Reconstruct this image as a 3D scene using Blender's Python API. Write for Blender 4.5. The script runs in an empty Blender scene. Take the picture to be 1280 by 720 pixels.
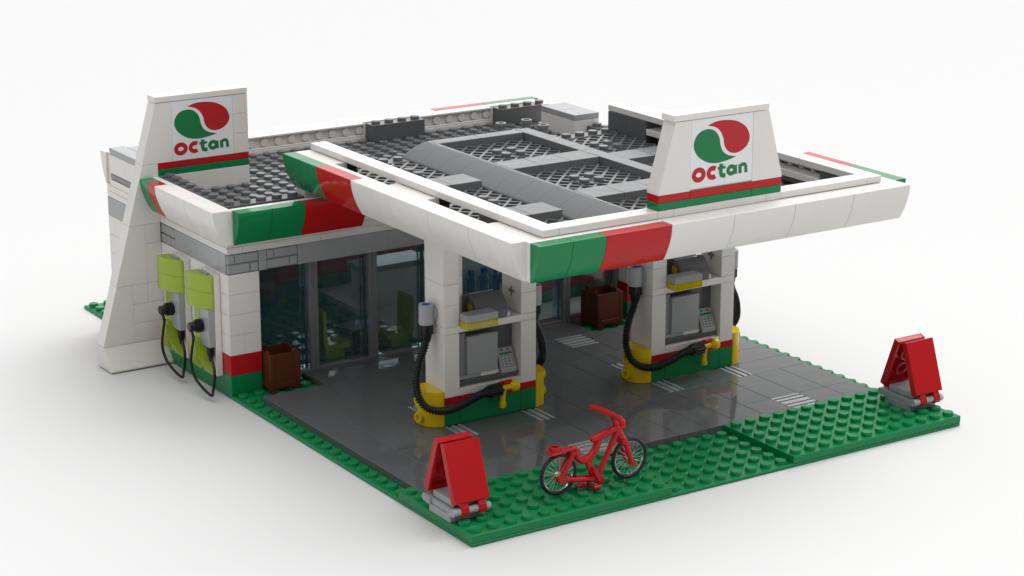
import bpy, math, random
from mathutils import Vector, Matrix
random.seed(7)
scene = bpy.context.scene
C = scene.collection
PI = math.pi

# ------------------------------------------------------------------ materials
def mat(name, col, rough=.14, spec=.3, bump=.03, trans=0, ior=1.46, alpha=None, speck=0.0, emit=None):
    m = bpy.data.materials.new(name); m.use_nodes = True
    nt = m.node_tree; b = nt.nodes['Principled BSDF']
    b.inputs['Roughness'].default_value = rough
    b.inputs['Specular IOR Level'].default_value = spec
    b.inputs['IOR'].default_value = ior
    b.inputs['Transmission Weight'].default_value = trans
    tc = nt.nodes.new('ShaderNodeTexCoord')
    # moulded plastic: a very slight colour variation and a slow waviness
    n = nt.nodes.new('ShaderNodeTexNoise'); n.inputs['Scale'].default_value = .55; n.inputs['Detail'].default_value = 2
    nt.links.new(tc.outputs['Object'], n.inputs['Vector'])
    mx = nt.nodes.new('ShaderNodeMix'); mx.data_type = 'RGBA'
    mx.inputs['A'].default_value = (*[c * .97 for c in col], 1); mx.inputs['B'].default_value = (*[min(1, c * 1.03) for c in col], 1)
    nt.links.new(n.outputs['Fac'], mx.inputs['Factor']); nt.links.new(mx.outputs['Result'], b.inputs['Base Color'])
    if bump:
        n2 = nt.nodes.new('ShaderNodeTexNoise'); n2.inputs['Scale'].default_value = .7; n2.inputs['Detail'].default_value = 1
        n2.inputs['Distortion'].default_value = .6
        nt.links.new(tc.outputs['Object'], n2.inputs['Vector'])
        bp = nt.nodes.new('ShaderNodeBump'); bp.inputs['Strength'].default_value = bump; bp.inputs['Distance'].default_value = 1
        nt.links.new(n2.outputs['Fac'], bp.inputs['Height']); nt.links.new(bp.outputs['Normal'], b.inputs['Normal'])
    return m
WHITE = mat('white_plastic', (.76, .735, .71), .2)
STICK = mat('white_sticker', (.78, .785, .80), .25, bump=0)
GREEN = mat('green_plastic', (.006, .205, .066), .12)
SGREEN = mat('green_print', (.012, .19, .062), .25, bump=0)
RED = mat('red_plastic', (.46, .010, .012), .12)
SRED = mat('red_print', (.46, .018, .022), .25, bump=0)
DBG = mat('dark_grey_plastic', (.115, .118, .122), .15)
TILE = mat('dark_grey_tile', (.112, .115, .119), .015, spec=.6, bump=.005)
RAILG = mat('mid_grey_plastic', (.20, .205, .21), .18)
DECKG = mat('canopy_grey_plastic', (.165, .169, .174), .16)
LBG = mat('light_grey_plastic', (.345, .355, .365), .16)
BLACK = mat('black_plastic', (.012, .012, .013), .16)
RUBBER = mat('black_rubber', (.02, .02, .021), .5, bump=0)
YELLOW = mat('yellow_plastic', (.74, .53, .008), .12)
LIME = mat('lime_plastic', (.33, .43, .045), .14)
BROWN = mat('brown_plastic', (.115, .032, .016), .16)
BLUE = mat('blue_plastic', (.01, .07, .55), .2)
CAVITY = mat('cavity_shade_black', (.02, .02, .021), .3)  # near-black: shade below the canopy lattice is put into this colour
TYEL = mat('clear_yellow_plastic', (1, .80, .0), .03, trans=.6, ior=1.5, bump=0)
TBLUE = mat('clear_blue_plastic', (.03, .30, .75), .05, trans=.75, ior=1.5, bump=0)
TCLEAR = mat('clear_plastic', (.92, .96, .95), .05, trans=.95, ior=1.3, bump=0)
def glass_mat():
    m = bpy.data.materials.new('light_blue_glass'); m.use_nodes = True
    nt = m.node_tree; nt.nodes.remove(nt.nodes['Principled BSDF']); out = nt.nodes['Material Output']
    tr = nt.nodes.new('ShaderNodeBsdfTransparent'); tr.inputs[0].default_value = (.93, .98, .985, 1)
    df = nt.nodes.new('ShaderNodeBsdfDiffuse'); df.inputs[0].default_value = (.25, .48, .55, 1); m0 = nt.nodes.new('ShaderNodeMixShader'); m0.inputs[0].default_value = .06
    nt.links.new(tr.outputs[0], m0.inputs[1]); nt.links.new(df.outputs[0], m0.inputs[2])
    gl = nt.nodes.new('ShaderNodeBsdfGlossy'); gl.inputs['Roughness'].default_value = .02; gl.inputs['Color'].default_value = (.9, .97, 1, 1)
    fr = nt.nodes.new('ShaderNodeFresnel'); fr.inputs[0].default_value = 1.33
    mx = nt.nodes.new('ShaderNodeMixShader')
    nt.links.new(fr.outputs[0], mx.inputs[0]); nt.links.new(m0.outputs[0], mx.inputs[1]); nt.links.new(gl.outputs[0], mx.inputs[2])
    nt.links.new(mx.outputs[0], out.inputs['Surface'])
    return m
GLASS = glass_mat()

# ------------------------------------------------------------------ mesh builder
class MB:
    def __init__(s, xf=None): s.v = []; s.f = []; s.sm = []; s.xf = xf
    def add(s, vs, fs, smooth=False):
        n = len(s.v)
        if s.xf: vs = [s.xf(*p) for p in vs]
        s.v += [tuple(p) for p in vs]; s.f += [tuple(i + n for i in f) for f in fs]; s.sm += [smooth] * len(fs)
    def box(s, x0, x1, y0, y1, z0, z1, c=.022, g=.006):
        if x1 < x0: x0, x1 = x1, x0
        if y1 < y0: y0, y1 = y1, y0
        if z1 < z0: z0, z1 = z1, z0
        x0 += g; x1 -= g; y0 += g; y1 -= g; z0 += g; z1 -= g
        c = min(c, (x1-x0)*.3, (y1-y0)*.3, (z1-z0)*.3)
        if c <= 0:
            return s.hexa([(x0,y0,z0),(x1,y0,z0),(x1,y1,z0),(x0,y1,z0),(x0,y0,z1),(x1,y0,z1),(x1,y1,z1),(x0,y1,z1)])
        X = (x0, x1); Y = (y0, y1); Z = (z0, z1); S = (1, -1)
        vs = []; idx = {}
        for i in (0, 1):
            for j in (0, 1):
                for k in (0, 1):
                    idx[i,j,k,0] = len(vs); vs.append((X[i], Y[j]+S[j]*c, Z[k]+S[k]*c))
                    idx[i,j,k,1] = len(vs); vs.append((X[i]+S[i]*c, Y[j], Z[k]+S[k]*c))
                    idx[i,j,k,2] = len(vs); vs.append((X[i]+S[i]*c, Y[j]+S[j]*c, Z[k]))
        fs = []
        def q(a, b, cc, d, out):
            p = [Vector(vs[t]) for t in (a, b, cc)]
            n = (p[1]-p[0]).cross(p[2]-p[0])
            fs.append((a,b,cc,d) if n.dot(Vector(out)) > 0 else (d,cc,b,a))
        for i in (0,1): q(idx[i,0,0,0], idx[i,1,0,0], idx[i,1,1,0], idx[i,0,1,0], (2*i-1,0,0))
        for j in (0,1): q(idx[0,j,0,1], idx[1,j,0,1], idx[1,j,1,1], idx[0,j,1,1], (0,2*j-1,0))
        for k in (0,1): q(idx[0,0,k,2], idx[1,0,k,2], idx[1,1,k,2], idx[0,1,k,2], (0,0,2*k-1))
        for i in (0,1):
            for j in (0,1): q(idx[i,j,0,0], idx[i,j,1,0], idx[i,j,1,1], idx[i,j,0,1], (2*i-1,2*j-1,0))
        for i in (0,1):
            for k in (0,1): q(idx[i,0,k,0], idx[i,1,k,0], idx[i,1,k,2], idx[i,0,k,2], (2*i-1,0,2*k-1))
        for j in (0,1):
            for k in (0,1): q(idx[0,j,k,1], idx[1,j,k,1], idx[1,j,k,2], idx[0,j,k,2], (0,2*j-1,2*k-1))
        for i in (0,1):
            for j in (0,1):
                for k in (0,1):
                    a, b, d = idx[i,j,k,0], idx[i,j,k,1], idx[i,j,k,2]
                    p = [Vector(vs[t]) for t in (a,b,d)]; n = (p[1]-p[0]).cross(p[2]-p[0])
                    fs.append((a,b,d) if n.dot(Vector((2*i-1,2*j-1,2*k-1))) > 0 else (d,b,a))
        s.add(vs, fs)
    def hexa(s, vs):
        s.add(vs, [(0,3,2,1),(4,5,6,7),(0,1,5,4),(1,2,6,5),(2,3,7,6),(3,0,4,7)])
    def prism(s, poly, axis, a, b, smooth=False):
        """poly: 2-D outline in the two axes other than `axis` (x:(y,z) y:(x,z) z:(x,y))"""
        ar = sum(poly[i][0]*poly[(i+1)%len(poly)][1]-poly[(i+1)%len(poly)][0]*poly[i][1] for i in range(len(poly)))
        if ar < 0: poly = poly[::-1]
        def P(u, w, t): return {'x':(t,u,w), 'y':(u,t,w), 'z':(u,w,t)}[axis]
        n = len(poly)
        vs = [P(u,w,a) for u,w in poly] + [P(u,w,b) for u,w in poly]
        caps = [tuple(range(n))[::-1], tuple(range(n, 2*n))]
        sides = [(i, (i+1)%n, (i+1)%n+n, i+n) for i in range(n)]
        if axis == 'y': caps = [c[::-1] for c in caps]; sides = [c[::-1] for c in sides]
        if b < a: caps = [c[::-1] for c in caps]; sides = [c[::-1] for c in sides]
        s.add(vs, sides, smooth)
        s.add(vs, caps)
    def cyl(s, p0, p1, r0, r1=None, n=20, cap=True, ch=0.0):
        r1 = r0 if r1 is None else r1
        p0 = Vector(p0); p1 = Vector(p1); d = (p1-p0); L = d.length; d.normalize()
        a = Vector((0,0,1)) if abs(d.z) < .9 else Vector((1,0,0))
        u = d.cross(a).normalized(); w = d.cross(u)
        rings = [(p0, r0)]
        if ch: rings += [(p1-d*ch, r1), (p1, r1-ch)]
        else: rings += [(p1, r1)]
        vs = []
        for p, r in rings:
            for i in range(n):
                t = 2*PI*i/n; vs.append(p+u*math.cos(t)*r+w*math.sin(t)*r)
        fs = []
        for k in range(len(rings)-1):
            for i in range(n): fs.append((k*n+i, (k+1)*n+i, (k+1)*n+(i+1)%n, k*n+(i+1)%n))
        s.add(vs, fs, True)
        if cap: s.add([v for v in vs[:n]], [tuple(range(n))]); s.add(vs[-n:], [tuple(range(n))[::-1]])
    def tube_ring(s, p0, p1, ro, ri, n=24):
        """open pipe with a bore"""
        p0 = Vector(p0); p1 = Vector(p1); d = (p1-p0).normalized()
        a = Vector((0,0,1)) if abs(d.z) < .9 else Vector((1,0,0))
        u = d.cross(a).normalized(); w = d.cross(u); vs = []
        for p, r in ((p0,ro),(p1,ro),(p1,ri),(p0,ri)):
            for i in range(n):
                t = 2*PI*i/n; vs.append(p+u*math.cos(t)*r+w*math.sin(t)*r)
        for k in range(4):
            k2 = (k+1) % 4
            s.add([vs[k*n+i] for i in range(n)]+[vs[k2*n+i] for i in range(n)], [(i, i+n, (i+1)%n+n, (i+1)%n) for i in range(n)], k in (0,2))
    def stud(s, x, y, z, r=.3, h=.2): s.cyl((x,y,z-.01), (x,y,z+h), r, n=20, ch=.025)
    def studs(s, xs, ys, z):
        for x in xs:
            for y in ys: s.stud(x, y, z)
    def sweep(s, pts, r, n=12, rib=0, cap=True, flat=1):
        pts = [Vector(p) for p in pts]; vs = []; m = len(pts)
        up = None
        for k, p in enumerate(pts):
            d = (pts[min(k+1, m-1)]-pts[max(k-1, 0)]).normalized()
            if up is None:
                up = Vector((0,0,1)) if abs(d.z) < .9 else Vector((1,0,0))
            u = (up - d*up.dot(d)).normalized(); up = u; w = d.cross(u)
            rr = r[k] if isinstance(r, (list, tuple)) else r
            for i in range(n):
                t = 2*PI*i/n; vs.append(p+u*math.cos(t)*rr+w*math.sin(t)*rr*flat)
        fs = [(k*n+i, k*n+(i+1)%n, (k+1)*n+(i+1)%n, (k+1)*n+i) for k in range(m-1) for i in range(n)]
        s.add(vs, fs, True)
        if cap: s.add(vs[:n], [tuple(range(n))[::-1]]); s.add(vs[-n:], [tuple(range(n))])
    def sphere(s, c, r, n=16, m=10, sz=1):
        vs = []; fs = []
        for j in range(m+1):
            a = PI*j/m
            for i in range(n): vs.append((c[0]+r*math.sin(a)*math.cos(2*PI*i/n), c[1]+r*math.sin(a)*math.sin(2*PI*i/n), c[2]+sz*r*math.cos(a)))
        for j in range(m):
            for i in range(n): fs.append((j*n+i, (j+1)*n+i, (j+1)*n+(i+1)%n, j*n+(i+1)%n))
        s.add(vs, fs, True)
    def build(s, name, m, parent=None, label=None):
        off = Vector((0,0,0)); r = parent
        while r is not None:
            if r.type == 'EMPTY': off = Vector(r.location)
            r = r.parent
        me = bpy.data.meshes.new(name)
        me.from_pydata([tuple(Vector(v)-off) for v in s.v], [], s.f)
        me.validate()
        if len(me.polygons) == len(s.sm): me.polygons.foreach_set('use_smooth', s.sm)
        me.materials.append(m); me.update()
        o = bpy.data.objects.new(name, me); C.objects.link(o)
        if parent is not None: o.parent = parent
        if label: o['label'] = label
        return o

def thing(name, label, cat, loc, group=None):
    o = bpy.data.objects.new(name, None); C.objects.link(o)
    o.location = loc; o.empty_display_size = .3; o['label'] = label; o['category'] = cat
    if group: o['group'] = group
    return o
def tag(o, label, cat, group=None):
    o['label'] = label; o['category'] = cat
    if group: o['group'] = group
    return o
def copy_tree(o, d, label=None, parent=None):
    c = o.copy(); C.objects.link(c)
    if parent is not None: c.parent = parent
    else: c.location = Vector(o.location)+Vector(d)
    if label: c['label'] = label
    for ch in [x for x in bpy.data.objects if x.parent == o and x.name != c.name]: copy_tree(ch, d, None, c)
    return c
def spline(P, n=8):
    P = [Vector(p) for p in P]; out = []
    for i in range(len(P)-1):
        a = P[max(i-1,0)]; b = P[i]; c = P[i+1]; d = P[min(i+2,len(P)-1)]
        for k in range(n):
            t = k/n
            out.append(.5*((2*b)+(c-a)*t+(2*a-5*b+4*c-d)*t*t+(-a+3*b-3*c+d)*t**3))
    out.append(P[-1]); return out
def arange(a, b, st=1.0):
    r = []; x = a
    while x < b-1e-6: r.append(x); x += st
    return r
def bricks(mb, face, c0, c1, a0, a1, z0, z1, lens, g=.006):
    """one course of bricks along a wall; face 'x' = wall lies along y, 'y' = wall lies along x"""
    a = a0; i = 0
    while a < a1-1e-6:
        b = min(a1, a+lens[i % len(lens)]); i += 1
        if face == 'x': mb.box(c0, c1, a, b, z0, z1, g=g)
        else: mb.box(a, b, c0, c1, z0, z1, g=g)
        a = b

# ------------------------------------------------------------------ ground
m = bpy.data.materials.new('white_studio_floor'); m.use_nodes = True
b = m.node_tree.nodes['Principled BSDF']; b.inputs['Roughness'].default_value = .9; b.inputs['Specular IOR Level'].default_value = .1
nz = m.node_tree.nodes.new('ShaderNodeTexNoise'); nz.inputs['Scale'].default_value = .05
cr = m.node_tree.nodes.new('ShaderNodeValToRGB'); cr.color_ramp.elements[0].color = (.63,.63,.63,1); cr.color_ramp.elements[1].color = (.645,.645,.645,1)
m.node_tree.links.new(nz.outputs['Fac'], cr.inputs['Fac']); m.node_tree.links.new(cr.outputs['Color'], b.inputs['Base Color'])
g = MB(); g.add([(-900,-900,0),(900,-900,0),(900,900,0),(-900,900,0)], [(0,1,2,3)])
gr = g.build('ground', m); gr['kind'] = 'structure'

# ------------------------------------------------------------------ baseplate
base = thing('baseplate', 'large green studded baseplate under the whole model', 'baseplate', (16, 24, 0))
b = MB()
b.box(0, 32, 0, 48, 0, .2, c=.05, g=0)
b.studs([.5], arange(7.5, 26), .2)
b.studs(arange(1.5, 5), [24.5, 25.5, 26.5], .2)
b.studs(arange(24.5, 28), [24.5, 25.5, 26.5], .2)
b.studs([31.5], arange(6.5, 26), .2)
b.studs(arange(12.5, 20), arange(.5, 6), .2)
b.studs(arange(2.5, 14), arange(28.5, 41), .2)
b.studs(arange(.5, 4), arange(43.5, 48), .2)
b.build('base_sheet', GREEN, base)
b = MB(); b.box(0, 12, 0, 6, .2, .6, g=0); b.box(0, 1, 6, 7, .2, .6, g=.003)
b.studs(arange(.5, 12), arange(.5, 6), .6); b.stud(.5, 6.5, .6)
b.build('raised_plate', GREEN, base, 'near raised green strip the red bicycle stands on')
b = MB(); b.box(20, 32, 0, 6, .2, .6, g=0); b.studs(arange(20.5, 32), arange(.5, 6), .6)
b.build('raised_plate', GREEN, base, 'far raised green strip at the right corner')

# ------------------------------------------------------------------ forecourt paving
pv = MB()
grates2 = [(11,6), (25,6), (21,22)]
grates1 = [(x, y) for bx in (7, 21) for x in (bx, bx+5) for y in (12, 16)]
holes = set()
for x, y in grates2:
    for i in (0,1):
        for j in (0,1): holes.add((x+i, y+j))
for x, y in grates1:
    for j in (0,1): holes.add((x, y+j))
done = set(holes)
for bx in (7, 21):
    for x in range(bx, bx+6):
        for y in (14, 15): done.add((x, y))
for x in range(1, 5):
    for y in (24, 25): done.add((x, y))
for x in range(24, 28):
    for y in (24, 25): done.add((x, y))
def lay(x, y, w, h):
    cells = [(x+i, y+j) for i in range(w) for j in range(h)]
    if any(c in done or c[0] < 1 or c[0] > 30 or c[1] < 6 or c[1] > 25 for c in cells): return False
    done.update(cells); pv.box(x, x+w, y, y+h, .2, .6, c=.018, g=.008); return True
for y in (12, 14, 16, 20): lay(27, y, 4, 2)
for y in range(6, 26):
    for x in range(1, 31):
        if (x, y) in done: continue
        nl = 4 - ((y-8) % 4)
        for w, h in ((2, nl), (2, 4), (2, 2), (1, nl), (1, 2), (2, 1), (1, 1)):
            if lay(x, y, w, h): break
pave = pv.build('pavement', TILE); pave['kind'] = 'structure'
def grate(x, y, w, h, label):
    r = thing('drain_grate', label, 'drain grate', (x+w/2, y+h/2, .2), 'striped drain grates set in the grey paving')
    a = MB(); a.box(x, x+w, y, y+h, .2, .42, c=0, g=.01); a.build('grate_bed', CAVITY, r)
    a = MB()
    for k in range(2 if w == 2 else 1):
        for u0, u1 in ((0, .2), (.36, .64), (.8, 1.0)):
            if w == 2: a.box(x, x+w, y+k+u0, y+k+u1, .42, .6, c=.01, g=.004)
            else: a.box(x+u0, x+u1, y, y+h, .42, .6, c=.01, g=.004)
    a.build('grate_bars', LBG, r)
gl = {(11,6):'square striped drain grate behind the red bicycle', (25,6):'square striped drain grate in the open paving at the right edge', (21,22):'square striped drain grate in front of the right brown crate'}
for x, y in grates2: grate(x, y, 2, 2, gl[x, y])
pn = {7:'left', 21:'right'}
for x, y in grates1:
    bx = 7 if x < 20 else 21
    side = 'hose side' if x == bx else 'keypad side'
    grate(x, y, 1, 2, 'narrow striped grate at the %s %s corner of the %s fuel pump' % ('front' if y == 12 else 'back', 'left' if x == bx else 'right', pn[bx]))

# ------------------------------------------------------------------ shop building
shop = thing('shop_building', 'low white shop with red and green base courses and large glass front', 'shop', (16, 34, .2))
W = MB()
zc = [2.6, 3.8, 5.0, 6.2]
# left wall
for k, z in enumerate(zc):
    bricks(W, 'x', 0, 1, 28 if k % 2 else 28, 43, z, z+1.2, [2, 4] if k % 2 else [4, 2, 3])
bricks(W, 'x', 0, 1, 26, 43, 8.6, 9.0, [4, 6]); bricks(W, 'x', 0, 1, 26, 43, 9.0, 9.4, [3, 4, 5])
bricks(W, 'x', 0, 1, 36, 42.4, 9.4, 9.8, [2]); bricks(W, 'x', 0, 1, 36, 42.4, 10.2, 11.4, [4])
bricks(W, 'x', 0, 1, 26, 36, 9.4, 10.6, [5])
# front left column
for k, z in enumerate(zc):
    if z == 2.6: W.box(0, 1, 26, 28, z, z+1.2); W.box(1, 2, 26, 28, z, z+1.2)
    else: W.box(0, 2, 26, 28, z, z+1.2)
# front right column
for k, z in enumerate(zc): bricks(W, 'y', 26, 28, 28, 32, z, z+1.2, [2, 2] if k % 2 else [4])
bricks(W, 'y', 26, 28, 1, 32, 8.6, 9.0, [5, 6, 4]); bricks(W, 'y', 26, 28, 1, 32, 9.0, 9.4, [8, 6])
bricks(W, 'y', 26, 27, 8, 32, 9.4, 10.2, [6]); bricks(W, 'y', 26, 27, 5, 29, 10.2, 11.78, [4])
# right and back walls
for k, z in enumerate(zc): bricks(W, 'x', 31, 32, 38, 42, z, z+1.2, [4]); bricks(W, 'y', 42, 43, 1, 8, z, z+1.2, [4, 3]); bricks(W, 'y', 42, 43, 28, 32, z, z+1.2, [4]); bricks(W, 'y', 42, 43, 16, 18, z, z+1.2, [2])
bricks(W, 'x', 31, 32, 28, 42, 8.6, 10.2, [4]); bricks(W, 'y', 42, 43, 1, 32, 8.6, 10.2, [6])
W.build('wall', WHITE, shop)
a = MB(); bricks(a, 'x', 0, 1, 28, 43, .2, 1.4, [4, 3, 2]); a.box(0, 2, 26, 28, .2, 1.4); bricks(a, 'y', 26, 28, 28, 32, .2, 1.4, [4])
bricks(a, 'x', 31, 32, 28, 42, .2, 1.4, [4]); bricks(a, 'y', 42, 43, 1, 32, .2, 1.4, [6]); a.box(23, 24, 31, 32, .2, 1.4); bricks(a, 'y', 31, 32, 24, 31, .2, 1.4, [3])
a.build('base_course', GREEN, shop, 'green lowest course')
a = MB(); bricks(a, 'x', 0, 1, 28, 43, 1.4, 2.6, [3, 4]); a.box(0, 2, 26, 28, 1.4, 2.6); bricks(a, 'y', 26, 28, 28, 32, 1.4, 2.6, [4])
bricks(a, 'x', 31, 32, 28, 42, 1.4, 2.6, [4]); bricks(a, 'y', 42, 43, 1, 32, 1.4, 2.6, [6]); bricks(a, 'y', 31, 32, 23, 31, 1.4, 2.6, [3])
a.build('base_course', RED, shop, 'red second course')
# light grey brick band, with masonry profile at the ends
bd = MB()
def masonry_y(x0, x1, y, dark=False, yb=None):     # face looking to -y
    bd.box(x0+.07, x1-.01, y+.12, y+.88, 7.41, 8.59, c=0)
    for row, (z0, z1) in enumerate(((7.43, 7.98), (8.02, 8.57))):
        xs = [x0] + [v for v in ([x0+1.45] if row == 0 else [x0+.5]) if v < x1] + [x1]
        for u, w in zip(xs, xs[1:]): bd.box(u+.035, w-.035, y, y+.2, z0+.015, z1-.015, c=.03)
def masonry_x(y0, y1, x):
    bd.box(x+.12, x+.9, y0, y1, 7.4, 8.6, c=0)
    for row, (z0, z1) in enumerate(((7.43, 7.98), (8.02, 8.57))):
        ys = [y0] + [v for v in ([y0+.6] if row == 0 else [y0+1.4]) if v < y1] + [y1]
        for u, w in zip(ys, ys[1:]): bd.box(x, x+.2, u+.035, w-.035, z0+.015, z1-.015, c=.03)
masonry_y(0, 2, 26)
bd.box(2, 32, 26.9, 28, 7.4, 8.6)
masonry_y(2.5, 4.5, 26); bd.box(2, 2.5, 26, 26.9, 7.4, 8.6, c=.01); 
bricks(bd, 'y', 26, 26.9, 4.5, 32, 7.4, 8.6, [6, 4, 6])
bd.box(0, .9, 26.95, 27.2, 7.4, 8.6, c=.02); bd.box(.004, .06, 26.22, 26.95, 7.4, 8.6, c=.01); bd.box(0, .9, 27.2, 33, 7.4, 8.6); masonry_x(33, 35, 0)
bd.box(0, .9, 36, 43, 7.4, 8.6)
bd.box(1, 31, 42, 43, 7.4, 8.6); bd.box(31.1, 32, 28, 42, 7.4, 8.6)
bd.build('brick_band', LBG, shop)
a = MB(); a.box(.25, 1, 36, 42.4, 9.8, 10.2, c=0); a.box(.02, .6, 36, 42.38, 9.82, 10.19, c=.04); a.build('side_trim', RAILG, shop)
# windows: 4-wide frames, set back to y = 27
def window(x0, x1, door=False):
    f = MB()
    y0, y1 = 27.0, 27.95
    f.box(x0, x0+.28, y0, y1, .2, 7.38); f.box(x1-.28, x1, y0, y1, .2, 7.38)
    f.box(x0+.28, x1-.28, y0, y1, .2, .62); f.box(x0+.28, x1-.28, y0, y1, 7.1, 7.38)
    w = f.build('door' if door else 'window', RAILG, shop)
    p = MB(); p.box(x0+.28, x1-.28, y0+.30, y0+.42, .62, 7.1, c=0, g=0)
    p.box(x1-.55, x1-.45, y0+.42, y1-.05, .62, 7.1, c=0, g=0)
    p.build('pane', GLASS, w)
for x in (2, 6, 10): window(x, x+4)
for x0_, x1_ in ((8, 12), (12, 16), (18, 23), (23, 28)):  # unseen back windows, added to let light into the shop
    f = MB(); f.box(x0_, x0_+.3, 42.2, 42.8, 2.6, 7.4); f.box(x1_-.3, x1_, 42.2, 42.8, 2.6, 7.4); f.box(x0_+.3, x1_-.3, 42.2, 42.8, 7.1, 7.4); f.box(x0_+.3, x1_-.3, 42.2, 42.8, 2.6, 2.9)
    w_ = f.build('window', RAILG, shop); p = MB(); p.box(x0_+.3, x1_-.3, 42.45, 42.55, 2.9, 7.1, c=0, g=0); p.build('pane', GLASS, w_)
for y0_, y1_ in ((28, 33), (33, 38)):  # unseen right-hand windows, likewise added so daylight reaches the interior
    f = MB(); f.box(31.2, 31.8, y0_, y0_+.3, 2.6, 7.4); f.box(31.2, 31.8, y1_-.3, y1_, 2.6, 7.4); f.box(31.2, 31.8, y0_+.3, y1_-.3, 7.1, 7.4); f.box(31.2, 31.8, y0_+.3, y1_-.3, 2.6, 2.9)
    w_ = f.build('window', RAILG, shop); p = MB(); p.box(31.45, 31.55, y0_+.3, y1_-.3, 2.9, 7.1, c=0, g=0); p.build('pane', GLASS, w_)
window(16, 20); window(20, 24, True); window(24, 28, True)
a = MB(); a.box(14, 16, 27, 28, .2, 7.38); a.build('pier', DBG, shop)
a = MB()
for k in range(3): a.box(5, 24, 26.02+k*.32, 26.24+k*.32, .2, .56, c=.02)
a.box(5, 24, 26, 27, .2, .40, c=0); a.build('sill', DBG, shop)
# flat roof
R = MB()
R.box(1, 31, 27, 42, 9.8, 10.2, c=0, g=0)
R.box(0, 1, 26, 35, 10.6, 11.4, c=.02); R.box(1, 5, 26, 27, 9.4, 11.4, c=.02)
R.studs([.5], arange(26.5, 35), 11.4); R.studs(arange(1.5, 5), [26.5], 11.4)
R.studs(arange(1.5, 30.5), arange(27.5, 41), 10.2)
R.studs([x for x in arange(1.5, 31) if not (18 < x < 22)], [41.5], 10.2)
R.build('roof', DBG, shop)
# parapet: white framed panels and dark blocks behind
pp = MB()
def panel(x0, x1):
    y0, y1 = 41.98, 42.4
    pp.box(x0, x1, y1-.1, y1, 10.2, 11.4, c=0)
    pp.box(x0, x1, y0, y1-.08, 11.26, 11.4, c=.02); pp.box(x0, x1, y0, y1-.08, 10.2, 10.5, c=.02); pp.box(x0, x1, y0+.05, y1-.08, 10.5, 10.62, c=.02)
    pp.box(x0, x0+.15, y0-.02, y1-.08, 10.2, 11.4, c=.02); pp.box(x1-.15, x1, y0-.02, y1-.08, 10.2, 11.4, c=.02)
    for x in arange(x0+.6, x1): pp.cyl((x, y1-.05, 10.93), (x, y0+.12, 10.93), .27, n=18, ch=.02)
panel(9, 18); panel(22, 28); 
pp.box(8, 9, 41.9, 42.3, 10.2, 11.3); pp.box(8.15, 8.85, 41.8, 41.95, 10.3, 11.1, c=.02); pp.box(1, 8, 42, 42.4, 10.2, 11.4)
pp.box(31.4, 32, 41, 42.4, 10.2, 11.4)
for x in arange(0, 32, 4): pp.box(x+(.15 if x == 0 else 0), x+4, 42.4, 43, 9.4, 11.4, c=.02)
pp.build('parapet', WHITE, shop)
for x0 in (18, 28):
    a = MB(); a.box(x0, x0+4-(.6 if x0 == 28 else 0), 41, 42, 10.2, 11.4); a.studs(arange(x0+.5, x0+4), [41.5], 11.4)
    a.build('parapet_block', DBG, shop)
a = MB()
a.box(31, 32, 27, 35, 10.2, 11.0); a.studs([31.5], arange(27.5, 35), 11.0); a.build('parapet_block', DBG, shop, 'low dark edge on the right side')
a = MB(); a.box(0, 1, 36, 42.38, 11.4, 11.8); a.box(1, 3, 38, 42, 11.4, 11.8); a.build('parapet_cap', LBG, shop, 'grey tiles on the back left corner')
a = MB(); a.box(1, 3, 38, 42, 10.2, 11.4); a.build('parapet_support', WHITE, shop)
# curved fascia panels
def prof(z0, z1, d=.8, n=10):
    pts = []
    for i in range(n+1):
        s = i/n; pts.append((d-(d-.1)*s**1.9, z1-(z1-z0)*s))
    return pts
def fascia(parent, face, back, a0, a1, z0, z1, m, label=None, d=.8):
    """face: 'x-' 'x+' 'y-' 'y+': direction it bulges towards; back = plane it sits on"""
    p = MB(); g_ = .014
    sg = -1 if face[1] == '-' else 1
    poly = [(back, z1-.004), (back, z0)]
    pr = prof(z0, z1-.004, d)
    out = [(back+sg*u, z) for u, z in pr]
    outline = [(back, z1-.004)] + out + [(back, z0)]
    # chamfer the top outer edge
    outline[1:2] = [(back+sg*(d-.03), z1-.004), (back+sg*d, z1-.03)]
    p.prism(outline, 'x' if face[0] == 'y' else 'y', a0+g_, a1-g_)
    return p.build('fascia_panel', m, parent, label)
a = MB(); a.box(-.4, 0, 25.1, 35, 9.4, 11.4); a.box(0, 8.3, 25.1, 25.5, 9.4, 11.4, c=.012); a.build('fascia_backing', WHITE, shop)
a = MB(); a.box(0, 5, 25.5, 26, 9.4, 11.2); a.build('roof_edge', RAILG, shop)
fascia(shop, 'x-', -.4, 33.9, 35, 9.4, 11.4, GREEN, 'green panel end at the leaning wall')
fascia(shop, 'x-', -.4, 32.9, 33.9, 9.4, 11.4, RED, 'red panel')
fascia(shop, 'x-', -.4, 29, 32.9, 9.4, 11.4, WHITE); fascia(shop, 'x-', -.4, 25.1, 29, 9.4, 11.4, WHITE)
fascia(shop, 'y-', 25.1, 0, 2.1, 9.4, 11.4, GREEN, 'green panel at the corner'); fascia(shop, 'y-', 25.1, 2.1, 4.2, 9.4, 11.4, GREEN, 'green panel')
fascia(shop, 'y-', 25.1, 4.2, 8.2, 9.4, 11.4, RED, 'red panel under the canopy')
for x0, x1, mm_, l in ((0,4,WHITE,None),(4,8,WHITE,None),(8,12,WHITE,None),(12,16,WHITE,None),(16,20,WHITE,None),(20,24,WHITE,None),(24,28.2,RED,'red panel at the back'),(28.2,32.4,GREEN,'green panel at the back')):
    fascia(shop, 'y+', 43, x0, x1, 9.4, 11.4, mm_, l)

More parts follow.
